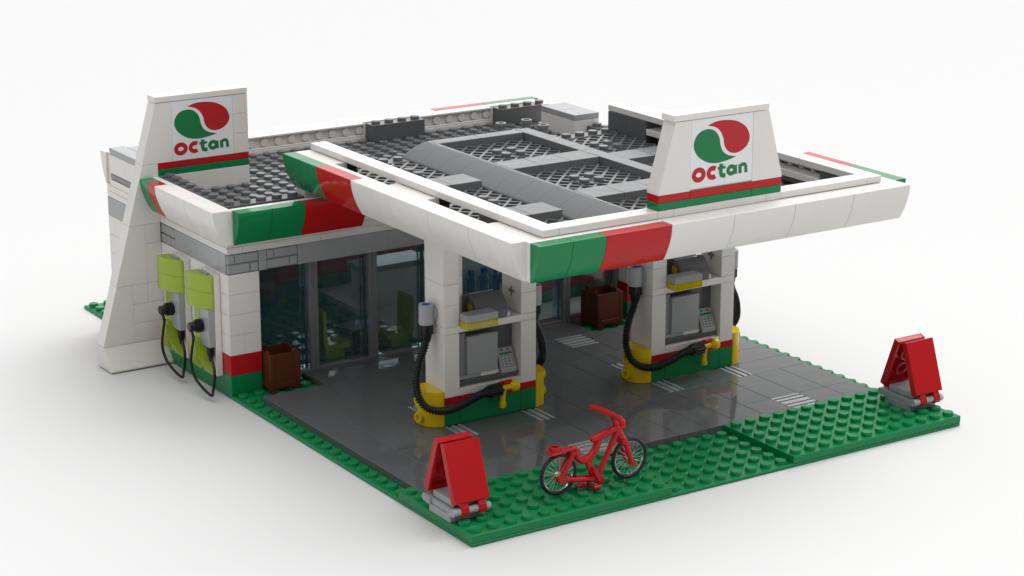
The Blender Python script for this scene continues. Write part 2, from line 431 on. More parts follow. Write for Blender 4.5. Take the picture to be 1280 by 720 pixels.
# things on the shop roof
vp = thing('vent_pipe', 'short grey hollow vent pipe nearest the back wall of the roof', 'vent pipe', (26.5, 35.5, 10.2), 'grey vent pipes behind the canopy')
a = MB(); a.tube_ring((26.5,35.5,10.2), (26.5,35.5,11.8), .3, .2); a.build('pipe', RAILG, vp)
a = MB(); a.tube_ring((26.5,35.5,11.62), (26.5,35.5,11.82), .36, .21); a.build('pipe_rim', RAILG, vp)
copy_tree(vp, (-2, 0, 0), 'left grey hollow vent pipe behind the canopy rail'); copy_tree(vp, (0, -2, 0), 'right grey hollow vent pipe close to the white roof box')
copy_tree(vp, (-2, -2, -.1), 'grey vent pipe half hidden behind the rail corner of the canopy')
rb = thing('roof_box', 'white box with light grey tiled lid at the right edge of the roof', 'roof box', (31, 37, 10.2))
a = MB(); a.box(30, 31.5, 35, 39, 10.2, 11.4); a.box(31.5, 32, 35, 39, 10.2, 11.4); a.build('box_body', WHITE, rb)
a = MB(); a.box(30, 32, 35, 37, 11.4, 11.8); a.box(30, 32, 37, 39, 11.4, 11.8); a.build('lid', LBG, rb)

# ------------------------------------------------------------------ logo sign
def emblem(root, face, x0, x1, z0, z1, y):
    """printed square: two teardrops and the word; flat on plane y, looking to -y"""
    def mp(px, py):
        u = (px-290)/350.0
        top = 145-48*u; bot = 517-34*u
        return (x0+u*(x1-x0), z1-(py-top)/(bot-top)*(z1-z0))
    def leaf(pts, mm_, name, dy):
        P = spline([Vector((*mp(*p), 0)) for p in pts], 6)
        s_ = MB(); s_.prism([(v.x, v.y) for v in P[:-1]], 'y', y-dy, y+.003)
        return s_.build(name, mm_, face)
    leaf([(545,345),(500,363),(435,378),(375,370),(325,335),(304,285),(315,238),(345,204),(390,192),(425,205),(447,240),(455,280),(470,315),(500,336),(545,345)], SGREEN, 'green_teardrop', .006)
    leaf([(380,173),(430,150),(490,142),(550,150),(600,183),(620,235),(608,280),(575,313),(535,326),(500,315),(478,285),(470,243),(453,206),(425,183),(380,173)], SRED, 'red_teardrop', .006)
    def stroke(pts, w, k, s_, closed=False):
        P = [Vector((*mp(*p), 0)) for p in pts]
        n = len(P); L = []; Rr = []
        for i in range(n):
            if closed: d = P[(i+1) % n]-P[i-1]
            else: d = P[min(i+1,n-1)]-P[max(i-1,0)]
            d.normalize(); nn = Vector((-d.y, d.x, 0)); ww = w[i] if isinstance(w, list) else w
            L.append(P[i]+nn*ww/2); Rr.append(P[i]-nn*ww/2)
        yy = y-.006-.002*k
        vs = [(p.x, yy, p.y) for p in L]+[(p.x, yy, p.y) for p in Rr]
        m_ = n if closed else n-1
        fs = [(i, (i+1) % n, (i+1) % n+n, i+n) for i in range(m_)]
        s_.add(vs, fs)
    def arc(cx, cy, rx, ry, a0, a1, n=22, tilt=-.12):
        out = []
        for i in range(n+1):
            t = math.radians(a0+(a1-a0)*i/n)
            dx = rx*math.cos(t); dy = -ry*math.sin(t); out.append((cx+dx, cy+dy+tilt*dx))
        return out
    s_ = MB()
    stroke(arc(336, 440, 27, 27, 0, 360, 28)[:-1], .27, 0, s_, True)
    stroke(arc(415, 431, 24, 25, 52, 308, 22), .26, 0, s_)
    s_.build('letters', SRED, face, 'red letters o and c')
    s_ = MB()
    stroke([(462,383),(461,400),(460,430),(464,446),(474,449),(487,446)], .24, 0, s_); stroke([(442,409),(486,402)], .15, 1, s_)
    stroke(arc(520, 420, 19, 20, 0, 360, 24)[:-1], .22, 0, s_, True); stroke([(543,393),(545,443)], .20, 1, s_)
    stroke([(568,390),(571,441)], .21, 0, s_); stroke([(570,402),(582,391),(596,390),(602,400),(605,437)], .20, 1, s_)
    s_.build('letters', SGREEN, face, 'green letters t, a and n')

# canopy sign stands on the canopy
cs = thing('canopy_sign', 'white sloped logo board standing on the front edge of the canopy', 'sign', (17, 3.5, 13.8))
a = MB(); a.box(13, 14, 3, 4, 13.8, 14.2); a.box(14, 20, 3, 4, 13.8, 14.2); a.box(20, 21, 3, 4, 13.8, 14.2)
def slope_piece(mb, x0, x1, xt0, xt1, y0, y1, z0, z1, lip=.12):
    mb.prism([(x0+.008, z0+.006), (x1-.008, z0+.006), (x1-.008 if xt1 == x1 else x1, z0+lip), (xt1-.008 if xt1 == x1 else xt1, z1-.006), (xt0+.008, z1-.006), (x0+.008, z0+lip)], 'y', y0+.006, y1-.006)
slope_piece(a, 13, 15, 14, 15, 3, 4, 15.0, 18.66)
slope_piece(a, 19, 21, 19, 20, 3, 4, 15.0, 18.66)
a.box(15, 19, 3.08, 4, 15.0, 18.66, c=0); a.build('sign_body', WHITE, cs)
a = MB(); a.box(13, 15, 3, 4, 14.6, 15.0); a.box(15, 21, 3, 4, 14.6, 15.0); a.build('sign_stripe', RED, cs, 'red stripe')
a = MB(); a.box(13, 19, 3, 4, 14.2, 14.6); a.box(19, 21, 3, 4, 14.2, 14.6); a.build('sign_stripe', GREEN, cs, 'green stripe')
a = MB(); a.box(13.85, 20, 2.96, 4.04, 18.68, 19.02); a.build('sign_cap', WHITE, cs)
a = MB(); a.box(15, 19, 3, 3.08, 15.08, 18.66, c=.01); f = a.build('logo_panel', STICK, cs)
emblem(cs, f, 15, 19, 15.08, 18.66, 3.006)

# leaning wall with the second logo
lw = thing('sign_wall', 'tall white leaning buttress wall with logo board left of the shop', 'sign wall', (0, 35.5, 0))
a = MB()
y0, y1 = 35, 36
# flared foot
a.add([(-4,34,.1),(0,34,.1),(0,36,.1),(-4,36,.1),(-4,34,.2),(0,34,.2),(-4,35,1.39),(0,35,1.39),(0,36,1.39),(-4,36,1.39)],
      [(0,3,2,1),(0,1,5,4),(4,5,7,6),(6,7,8,9),(0,4,6,9,3),(1,2,8,7,5),(3,9,8,2)])
def lean(x0, xt, x1, z0, z1, lip=.12):
    a.prism([(x0+.006, z0+.008), (x1-.008, z0+.008), (x1-.008, z1-.008), (xt, z1-.008), (x0+.006, z0+lip)], 'y', y0, y1)
lean(-4, -3, -2, 1.4, 5.0); lean(-3, -2, -1, 5.0, 8.6); lean(-2, -1, 0, 8.6, 12.2)
a.box(-2, 0, y0, y1, 1.4, 2.6); a.box(-2, 0, y0, y1, 2.6, 3.8); a.box(-2, -1, y0, y1, 3.8, 5.0); a.box(-1, 0, y0, y1, 3.8, 5.0)
a.box(-1, 0, y0, y1, 5.0, 7.4); a.box(-1, 0, y0, y1, 7.4, 8.6)
lean(-1, 0, 1, 12.2, 15.8)
a.box(1, 5, y0+.08, y1, 12.2, 15.8, c=0)
for z in (12.2, 13.4, 14.6): a.box(5, 6, y0, y1, z, z+1.2)
a.box(1, 6, y0, y1, 10.2, 11.4); a.box(0, 1, y0, y1, 8.6, 11.4)
a.build('wall_body', WHITE, lw)
a = MB(); a.box(0, 6, y0, y1, 11.8, 12.2); a.build('sign_stripe', RED, lw, 'red stripe')
a = MB(); a.box(0, 6, y0, y1, 11.4, 11.8); a.build('sign_stripe', GREEN, lw, 'green stripe')
a = MB(); a.box(-.05, 6, y0-.03, y1+.03, 15.82, 16.18); a.build('sign_cap', WHITE, lw)
a = MB(); a.box(1, 5, y0, y0+.08, 12.2, 15.8, c=.01); f = a.build('logo_panel', STICK, lw)
emblem(lw, f, 1, 5, 12.2, 15.8, y0+.006)

# ------------------------------------------------------------------ canopy
cn = thing('canopy', 'wide white forecourt canopy with red and green corners and dark lattice top', 'canopy', (17, 15, 11.8))
a = MB(); a.box(5.4, 28.6, 3, 27, 11.8, 12.1, c=0); a.build('soffit', WHITE, cn)
a = MB(); a.box(5.5, 28.5, 3.1, 26.9, 12.1, 12.16, c=0, g=0); a.box(6.1, 6.9, 3.3, 6.8, 12.3, 13.76); a.box(6.1, 6.9, 13.1, 16.9, 12.3, 13.76); a.box(6.1, 6.9, 23.1, 26.6, 12.3, 13.76); a.build('shade_deck', CAVITY, cn)  # black sheet stands in for the shade seen through the lattice
def lattice(x0, x1, y0, y1, zt, cx, cy, xs=None, ys=None):
    L = MB(); w = .15; t = .3
    xa, xb, ya, yb = x0, x1, y0, y1
    for sgn, dz in ((1, 0), (-1, .012)):
        for c in range(-60, 80):
            # line  y = sgn*x + c ; clip
            pts = []
            for x in (xa, xb):
                y = sgn*x+c
                if ya <= y <= yb: pts.append((x, y))
            for y in (ya, yb):
                x = (y-c)*sgn
                if xa < x < xb: pts.append((x, y))
            if len(pts) < 2: continue
            p, q = Vector((*pts[0], 0)), Vector((*pts[1], 0))
            if (p-q).length < .2: continue
            d = (q-p).normalized(); n = Vector((-d.y, d.x, 0))*w/2
            z1 = zt-dz; z0 = zt-t
            L.hexa([(*(p-n).xy, z0), (*(q-n).xy, z0), (*(q+n).xy, z0), (*(p+n).xy, z0), (*(p-n).xy, z1), (*(q-n).xy, z1), (*(q+n).xy, z1), (*(p+n).xy, z1)])
    L.box(cx-.75, cx+.75, cy-.75, cy+.75, zt-t, zt-.02, c=.02)
    for i in (-.5, .5):
        for j in (-.5, .5): L.cyl((cx+i, cy+j, zt-.3), (cx+i, cy+j, zt), .38, n=16); L.stud(cx+i, cy+j, zt)
    L.build('lattice', RAILG2, cn)
RAILG2 = mat('lattice_grey_plastic', (.13, .133, .138), .16)
lattice(5.4, 12.05, 20, 26, 12.6, 10, 23); lattice(5.4, 12.05, 12, 18, 12.6, 10, 15); lattice(5.4, 12.05, 3.2, 10, 12.6, 10, 7)
lattice(14, 20, 20, 26, 13.0, 17, 23); lattice(14, 20, 12, 18, 13.0, 17, 15); lattice(14, 20, 3.2, 10, 13.0, 17, 7)
lattice(21, 27, 20, 26, 12.6, 24, 23); lattice(21, 27, 12, 18, 12.6, 24, 15); lattice(21, 27, 3.2, 10, 12.6, 24, 7)
a = MB(); a.box(7, 13, 26, 27, 12.2, 12.6, g=0); a.studs(arange(7.5, 12), [26.5], 12.6); a.build('edge_plate', DBG, cn)
a = MB(); a.box(21, 28, 26, 27, 12.2, 12.6, g=0); a.studs(arange(21.5, 27), [26.5], 12.6)
a.build('edge_plate', DBG, cn)
# ridge of curved slopes
for k in range(12):
    yy0, yy1 = 3+k*2, 5+k*2
    p = MB(); n = 14
    pts = [(12, 12.45), (14, 12.45), (14, 13.39)]
    for i in range(1, n+1):
        s_ = i/n; pts.append((14-2*s_, 13.39-.78*s_**1.8))
    p.prism(pts, 'y', yy0+.008, yy1-.008, False)
    o = p.build('ridge_slope', DECKG, cn)
    o.data.polygons.foreach_set('use_smooth', [abs(f_.normal.y) < .5 and f_.normal.z > .2 for f_ in o.data.polygons])
# rail, cross tiles
a = MB()
for y0_, y1_ in ((3.1, 6), (6, 10), (10, 12), (12, 16), (16, 20), (20, 24), (24, 27)): a.box(20.02, 20.98, y0_, y1_, 12.6, 13.4)
for x0_, x1_ in ((14, 17), (17, 20)): a.box(x0_, x1_, 26, 27, 12.6, 13.4)
a.build('rail', DECKG, cn)
for yy in (18, 10):
    a = MB()
    for x0_, x1_ in ((14, 16), (16, 18), (18, 20)): a.box(x0_, x1_, yy, yy+2, 12.6, 13.4)
    a.build('cross_beam', DECKG, cn)
    a = MB(); a.box(8, 10, yy, yy+2, 12.4, 13.0); a.box(10, 12, yy, yy+2, 12.4, 13.0); a.build('cross_tile', DECKG, cn)
    a = MB(); a.box(22, 24, yy, yy+2, 12.4, 13.0); a.box(24, 26, yy, yy+2, 12.4, 13.0); a.build('cross_tile', DECKG, cn)
# white raised frame
zf0, zf1 = 13.82, 14.2
for xx in (6, 27):
    a = MB()
    for y0_, y1_ in ((4, 8.6), (8.6, 14.8), (14.8, 21), (21, 27)): a.box(xx, xx+1, y0_, y1_, zf0, zf1)
    a.box(xx, xx+1, 3, 4, zf0, zf1); a.build('frame_rail', WHITE, cn)
for x0_, x1_ in ((7, 13), (21, 27)):
    a = MB(); a.box(x0_, x1_, 3, 4, zf0, zf1); a.build('frame_rail', WHITE, cn)
# ledge inside the fascia
a = MB()
a.box(5, 5.4, 2.6, 27, 11.8, 13.8, c=.015); a.box(28.6, 29, 2.6, 27, 11.8, 13.8, c=.015); a.box(5.4, 28.6, 2.6, 3, 11.8, 13.8, c=.015)
for y0_, y1_ in ((3, 7), (13, 17), (23, 27)): a.box(5.4, 6.2, y0_, y1_, 13.4, 13.8)
a.box(28.0, 28.6, 3, 27, 13.42, 13.8); a.box(6.2, 28, 3, 3.6, 13.4, 13.8)
a.box(27, 28.55, 7, 23, 12.95, 13.33)
for y in arange(7.5, 23): a.box(27.85, 28.1, y-.12, y+.12, 13.33, 13.8, c=.02)
a.build('ledge', WHITE, cn)
a = MB(); a.box(27, 28, 23, 25, 12.45, 13.8); a.box(27, 28, 25, 27, 12.45, 13.8); a.build('frame_support', DBG, cn)
a = MB(); a.box(27.1, 28, 4, 7, 12.95, 13.8); a.build('frame_support', DBG, cn)
a = MB(); a.box(5.42, 6.3, 8, 9.6, 12.9, 13.3); a.build('ledge_tile', LBG, cn)
# fascia panels all round
for y0_, y1_, mm_, l in ((25,27,GREEN,'green panel'),(23,25,GREEN,'green panel'),(19,23,RED,'red panel over the shop roof'),(15,19,WHITE,None),(11,15,WHITE,None),(7,11,WHITE,None),(3,7,WHITE,None)):
    fascia(cn, 'x-', 5, y0_, y1_, 11.8, 13.8, mm_, l)
for x0_, x1_, mm_, l in ((5,7,GREEN,'green panel at the near corner'),(7,9,GREEN,'green panel'),(9,13,RED,'red panel on the front edge'),(13,17,WHITE,None),(17,21,WHITE,None),(21,25,WHITE,None),(25,29,WHITE,None)):
    fascia(cn, 'y-', 2.6, x0_, x1_, 11.8, 13.8, mm_, l)
for y0_, y1_, mm_, l in ((3,5,GREEN,'green panel'),(5,7,GREEN,'green panel'),(7,11,RED,'red panel on the far edge'),(11,15,WHITE,None),(15,19,WHITE,None),(19,23,WHITE,None),(23,27,WHITE,None)):
    fascia(cn, 'x+', 29, y0_, y1_, 11.8, 13.8, mm_, l)

# ------------------------------------------------------------------ fuel pump (two-sided, one set of fittings per face)
fp = thing('fuel_pump', 'left fuel pump, white pillar in front of the shop windows with the chairs', 'fuel pump', (10, 15, .6), 'white fuel pump pillars under the canopy')
fp['label'] = 'left fuel pump, white pillar in front of the shop windows with the chairs'
a = MB(); z0 = .6
for x0_, x1_ in ((7, 8), (8, 12), (12, 13)): a.box(x0_, x1_, 14, 16, .6, 1.8)
a.build('pump_base', GREEN, fp, 'green foot')
a = MB(); a.box(7, 10, 14, 16, 1.8, 2.2); a.box(10, 13, 14, 16, 1.8, 2.2); a.build('base_stripe', RED, fp, 'red stripe')
a = MB()
a.box(8, 10, 14, 15, 2.2, 2.6); a.box(10, 12, 14, 15, 2.2, 2.6); a.box(8, 12, 15, 16, 2.2, 2.6)
for x0_ in (7, 12):
    a.box(x0_, x0_+1, 14, 16, 2.2, 5.8)
    for z in (6.2, 7.4, 8.6): a.box(x0_, x0_+1, 14, 16, z, z+1.2 if z < 8 else 11.8)
a.box(7, 13, 14, 16, 5.8, 6.2)
for z in (6.2, 7.4, 8.6, 9.8): a.box(8, 8.95, 15.2, 16, z, min(z+1.2, 11.8))
a.cyl((11.2, 14.45, 6.2), (11.2, 14.45, 6.42), .3, ch=.02)
a.cyl((8.8, 15.55, 6.2), (8.8, 15.55, 6.42), .3, ch=.02)
a.build('pump_body', WHITE, fp)
a = MB()
a.box(8, 12, 14.95, 15.05, 2.6, 5.8, c=0, g=0); a.box(8, 12, 14.25, 15.75, 2.6, 2.92, c=.02); a.build('niche_lining', DBG, fp)
a = MB()   # axle holes seen as plus marks
for (x_, s_) in ((11.99, -1),):
    a.box(x_-.012, x_+.01, 14.93, 15.07, 7.05, 7.6, c=0, g=0); a.box(x_-.014, x_+.01, 14.72, 15.28, 7.26, 7.4, c=0, g=0)
a.build('axle_hole', RAILG, fp)
def fittings(back):
    xf = (lambda x, y, z: (20-x, 30-y, z)) if back else None
    A = lambda: MB(xf)
    a = A(); a.box(8.7, 10.7, 14.35, 14.7, 3.15, 5.35); a.box(8.4, 8.75, 14.6, 14.9, 3.0, 5.5); a.build('screen', LBG, fp)
    a = A(); a.box(8.2, 9.6, 14.4, 14.8, 2.92, 3.15); a.build('screen_foot', LBG, fp)
    a = A(); a.box(9.6, 10.8, 14.4, 14.8, 2.92, 3.15); a.build('screen_foot', WHITE, fp)
    # keypad desk
    a = A(); a.prism([(14.2, 2.92), (14.95, 2.92), (14.95, 4.2), (14.75, 4.2), (14.2, 3.1)], 'x', 10.85, 11.85); kp = a.build('keypad', LBG, fp)
    def on(u, v, dz=.0):      # point on the sloped face
        y = 14.2+.55*v; z = 3.1+1.1*v
        return Vector((10.85+u, y-dz*.89, z+dz*.45))
    def plate(u0, u1, v0, v1, h, mm_, name, par, mb):
        p = [on(u0,v0,.0), on(u1,v0,.0), on(u1,v1,.0), on(u0,v1,.0), on(u0,v0,h), on(u1,v0,h), on(u1,v1,h), on(u0,v1,h)]
        mb.hexa([tuple(q) for q in p])
    k = A(); plate(.12, .88, .1, .62, .008, DBG, '', kp, k); k.build('key_field', RAILG, kp)
    k = A()
    for i in range(3):
        for j in range(4): plate(.18+i*.24, .34+i*.24, .14+j*.122, .22+j*.122, .03, LBG, '', kp, k)
    k.build('keys', LBGL, kp)
    k = A(); plate(.1, .9, .68, .79, .012, GREEN, '', kp, k); k.build('display', GREEN, kp)
    k = A(); plate(.62, .78, .86, .94, .03, RED, '', kp, k); k.build('stop_button', RED, kp)
    k = A(); plate(.2, .36, .86, .94, .03, GREEN, '', kp, k); k.build('start_button', GREEN, kp)
    # hood on the shelf and lamp in front of it
    a = A()
    pts = [(14.02, 6.22), (14.95, 6.22), (14.95, 7.5), (14.9, 7.52)]
    for i in range(0, 13):
        s_ = i/12; pts.append((14.9-.88*math.sin(s_*PI/2), 6.5+1.02*math.cos(s_*PI/2)))
    a.prism(pts, 'x', 9.1, 11.1); hd = a.build('hood', DBG, fp)
    a = A(); a.box(9.02, 9.15, 14.45, 14.92, 6.72, 7.1, c=.02); a.build('side_lens', TYEL, fp)
    a = A(); a.box(8, 10, 13.2, 14.1, 6.5, 6.92, c=.03); a.build('lamp_cover', LBG, fp)
    a = A(); a.box(8, 10, 13.2, 13.98, 6.12, 6.5, c=.03); a.build('lamp_lens', TYEL, fp)
    # round yellow guard with two pegs
    a = A(); n = 20
    pts = [(7.0, 14.0)]+[(7.0-math.sin(PI*i/n)*1.0, 15-math.cos(PI*i/n)*1.0) for i in range(1, n)]+[(7.0, 16.0)]
    a.prism(pts, 'z', .62, 2.6); gd = a.build('guard', YELLOW, fp)
    gd.data.polygons.foreach_set('use_smooth', [abs(f_.normal.z) < .5 and abs(f_.normal.x) > .02 for f_ in gd.data.polygons])
    a = A()
    for z in (1.12, 2.08):
        a.tube_ring((6.1, 14.9, z), (5.78, 14.84, z), .29, .17, 18); a.cyl((6.2, 14.92, z), (5.95, 14.88, z), .2, n=16)
    a.build('guard_peg', YELLOW, gd)
    # hose holder
    a = A(); a.tube_ring((6.5, 15, 6.32), (6.5, 15, 7.42), .42, .27); a.cyl((6.5, 15, 6.32), (6.5, 15, 6.9), .29); a.cyl((6.8, 15, 6.87), (7.0, 15, 6.87), .42)
    hc = a.build('hose_holder', LBG, fp)
    a = A(); a.tube_ring((6.5,15,7.0),(6.5,15,7.41),.268,.12); a.cyl((6.5,15,6.9),(6.5,15,7.15),.13); a.build('holder_socket', BLUE, hc)
    a = A(); a.cyl((6.5, 15, 5.35), (6.5, 15, 5.8), .24, .33, n=16); a.cyl((6.5, 15, 5.8), (6.5, 15, 6.34), .33, .35, n=16)
    for i in range(8):
        t = 2*PI*i/8; a.box(6.5+.33*math.cos(t)-.05, 6.5+.33*math.cos(t)+.05, 15+.33*math.sin(t)-.05, 15+.33*math.sin(t)+.05, 5.75, 6.25, c=.01)
    a.build('hose_end', BLACK, fp)
    P = spline([(6.5,15,5.45),(6.35,14.95,5.0),(6.0,14.85,4.4),(5.72,14.7,3.75),(5.55,14.5,3.05),(5.5,14.15,2.5),(5.68,13.8,2.08),(6.15,13.55,1.82),(6.9,13.42,1.74),(7.8,13.38,1.92),(8.6,13.38,2.18),(9.1,13.38,2.32)], 22)
    # resample evenly and rib it
    D = [0]
    for i in range(1, len(P)): D.append(D[-1]+(P[i]-P[i-1]).length)
    N = int(D[-1]/.15)*4; Q = []; rr = []; j = 0
    for i in range(N+1):
        t = D[-1]*i/N
        while j < len(D)-2 and D[j+1] < t: j += 1
        u = (t-D[j])/max(1e-6, D[j+1]-D[j]); Q.append(P[j].lerp(P[j+1], u)); rr.append((.235, .235, .165, .165)[i % 4])
    a = A(); a.sweep(Q, rr, n=14); a.build('hose', BLACK, fp)
    a = A(); d = Vector((1, 0, .06)).normalized(); p0 = Vector((9.0, 13.38, 2.3))
    a.cyl(p0, p0+d*.35, .2, .29, n=16); a.cyl(p0+d*.35, p0+d*1.25, .31, .31, n=10); a.cyl(p0+d*.45, p0+d*.6, .34, n=16)
    for i in range(6):
        t = 2*PI*i/6; a.sweep([p0+d*.55+Vector((0, .3*math.cos(t), .3*math.sin(t))), p0+d*1.3+Vector((0, .3*math.cos(t), .3*math.sin(t)))], .07, n=6)
    a.build('hose_coupling', BLACK, fp)
    a = A(); q0 = p0+d*1.2; q1 = p0+d*2.05
    a.cyl(q0, q1, .16, n=16); a.cyl(q1-d*.02, q1+d*.28, .33, .36, n=20, ch=.05); a.cyl(q1-d*.2, q1, .2, .33, n=20)
    r0 = q0+d*.25; a.sweep([r0, r0+Vector((-.04,0,-.35)), r0+Vector((-.06,0,-.85))], [.17,.15,.14], n=14); a.cyl(r0+Vector((-.06,0,-.83)), r0+Vector((-.07,0,-1.12)), .19, n=16, ch=.02)
    nz_ = a.build('nozzle', YELLOW, fp)
    a = A()
    for s_ in (1, -1):
        c_ = q0+d*.55+Vector((0, 0, .26*s_)); a.box(c_.x-.32, c_.x+.32, 13.3, 13.5, c_.z-.07, c_.z+.07, c=.03)
    a.box(q0.x+.1, q0.x+.9, 13.5, 13.62, 2.3, 2.75, c=.03); a.build('nozzle_clip', RED, nz_)
LBGL = mat('pale_grey_keys', (.42, .43, .44), .3, bump=0)
fittings(False); fittings(True)
fp2 = copy_tree(fp, (14, 0, 0), 'right fuel pump, white pillar beside the brown crate and the open paving')

# ------------------------------------------------------------------ chargers on the left wall
ch = thing('charging_station', 'lime green charging point with cable, nearer the shop corner', 'charging point', (0, 28, 1.2), 'lime green charging points on the side wall')
a = MB(); a.box(-.4, -.01, 27, 29, 1.2, 7.25); a.build('back_panel', WHITE, ch)
a = MB(); a.box(-.8, -.4, 27.05, 28.2, 2.95, 5.2); a.box(-.62, -.4, 27.5, 28.5, 5.2, 7.3); a.build('charger_plate', LBG, ch)
a = MB(); a.box(-.8, -.4, 28.2, 28.95, 1.9, 5.2); a.build('charger_core', LIME, ch)
for z in (5.2, 6.2):
    p = MB(); n = 12; pts = [(-.41, 27.0), (-.41, 29.0)]
    for i in range(n+1):
        s_ = i/n; pts.append((-.41-.10-.70*(1-s_**1.9), 29.0-2.0*s_))
    p.prism(pts, 'z', z+.008, z+.992); o = p.build('hood_panel', LIME, ch)
    o.data.polygons.foreach_set('use_smooth', [abs(f_.normal.z) < .5 and f_.normal.x < -.4 for f_ in o.data.polygons])
# lower shell: concave slope
p = MB(); n = 12; pts = [(-.41, 27.1), (-.41, 28.95), (-1.2, 28.95), (-1.2, 28.75)]
lo = []
for (y_a, y_b, sx) in ((28.05, 28.95, 1),):
    q = MB(); q.box(-1.2, -.41, 28.1, 28.95, 1.75, 3.15, c=.02); q.box(-.85, -.41, 28.1, 28.95, 1.45, 1.75, c=.01)
    vs = []
    m_ = 14
    for i in range(m_+1):
        s_ = i/m_; zt = 3.05-1.75*s_; xx = -1.2+.55*(s_**2)      # leading edge curls back to the right
        yy = 28.1-(.95*s_**1.6)
        vs.append((xx, yy, zt))
    for i in range(m_):
        x_0, y_0, z_0 = vs[i]; x_1, y_1, z_1 = vs[i+1]
        q.add([(x_0,28.11,z_0),(x_1,28.11,z_1),(-.41,28.11,z_1),(-.41,28.11,z_0),(x_0,y_0,z_0),(x_1,y_1,z_1),(-.41,y_1,z_1),(-.41,y_0,z_0)],
              [(0,1,5,4),(4,5,6,7),(3,0,4,7),(1,2,6,5)], False)
    q.build('lower_shell', LIME, ch)
a = MB(); a.cyl((-.8, 27.98, 4.12), (-1.25, 27.98, 4.12), .36, .36, n=18); a.cyl((-1.2, 27.98, 4.12), (-1.62, 27.98, 4.12), .27, n=16, ch=.03)
for i in range(10):
    t = 2*PI*i/10; a.sweep([(-.82, 27.98+.34*math.cos(t), 4.12+.34*math.sin(t)), (-1.22, 27.98+.34*math.cos(t), 4.12+.34*math.sin(t))], .05, n=6)
pl = a.build('plug', BLACK, ch)
a = MB(); a.box(-.8, -.45, 27.1, 27.45, 2.4, 2.95, c=.05); a.cyl((-.62, 27.28, 2.1), (-.62, 27.28, 2.5), .12, .17, n=12); a.build('cable_clip', BLACK, ch)
P = spline([(-1.5,27.95,4.0),(-1.48,27.7,3.55),(-1.42,28.1,2.7),(-1.35,28.45,1.75),(-1.3,28.05,1.0),(-1.2,27.2,.55),(-1.15,26.25,.4),(-1.0,26.35,.62),(-.85,26.45,1.15),(-.75,26.6,1.7),(-.66,26.95,2.1),(-.62,27.25,2.35)], 10)
a = MB(); a.sweep(P, .085, n=10); a.build('cable', BLACK, ch)
copy_tree(ch, (0, 4, 0), 'lime green charging point with cable, nearer the white leaning wall')

# ------------------------------------------------------------------ crates
cr_ = thing('crate', 'brown crate beside the shop corner column and the left window', 'crate', (3, 26, .2), 'brown open crates by the shop front')
a = MB(); x0, x1, y0, y1, z0, z1 = 2.02, 3.98, 25.02, 26.96, .2, 2.6
t = .13
a.box(x0+.1, x1-.1, y0+.1, y1-.1, z0+.35, z0+.5, c=.01)
a.build('crate_floor', BROWN, cr_)
def side(face):
    a = MB()
    if face in 'FB':
        yy0 = y0 if face == 'F' else y1-t; s_ = 1 if face == 'F' else -1
        yi = (yy0+.05, yy0+t) if face == 'F' else (yy0, yy0+t-.05)
        a.box(x0+.02, x1-.02, *yi, z0+.22, z1-.06, c=.01, g=0)
        a.box(x0, x0+.3, yy0, yy0+t, z0+.22, z1-.06, c=.02); a.box(x1-.3, x1, yy0, yy0+t, z0+.22, z1-.06, c=.02)
        a.box(x0+.3, x1-.3, yy0+.004, yy0+t-.004, z0+.28, z0+.62, c=.02)
    else:
        xx0 = x0 if face == 'L' else x1-t
        xi = (xx0+.05, xx0+t) if face == 'L' else (xx0, xx0+t-.05)
        a.box(*xi, y0+t, y1-t, z0+.22, z1-.06, c=.01, g=0)
        a.box(xx0, xx0+t, y0+t, y0+.32, z0+.22, z1-.06, c=.02); a.box(xx0, xx0+t, y1-.32, y1-t, z0+.22, z1-.06, c=.02)
        a.box(xx0+.004, xx0+t-.004, y0+.32, y1-.32, z0+.28, z0+.62, c=.02)
    a.build('crate_side', BROWN, cr_)
for f_ in 'FBLR': side(f_)
for cx in (x0, x1-.42):
    for cy in (y0, y1-.42): a = MB(); a.box(cx+.02, cx+.40, cy+.02, cy+.40, z0, z0+.24, c=.02); a.build('crate_foot', BROWN, cr_)
for cx, cy, dx, dy in ((x0+.03, y0+.3, .14, .3), (x0+.35, y1-.2, .3, .14), (x1-.17, y1-.75, .14, .3), (x1-.5, y0+.06, .3, .12)):
    a = MB(); a.box(cx, cx+dx, cy, cy+dy, z1-.3, z1+.10, c=.02); a.build('crate_peg', BROWN, cr_)
copy_tree(cr_, (23, 0, 0), 'brown crate behind the right fuel pump, in front of the glass door')

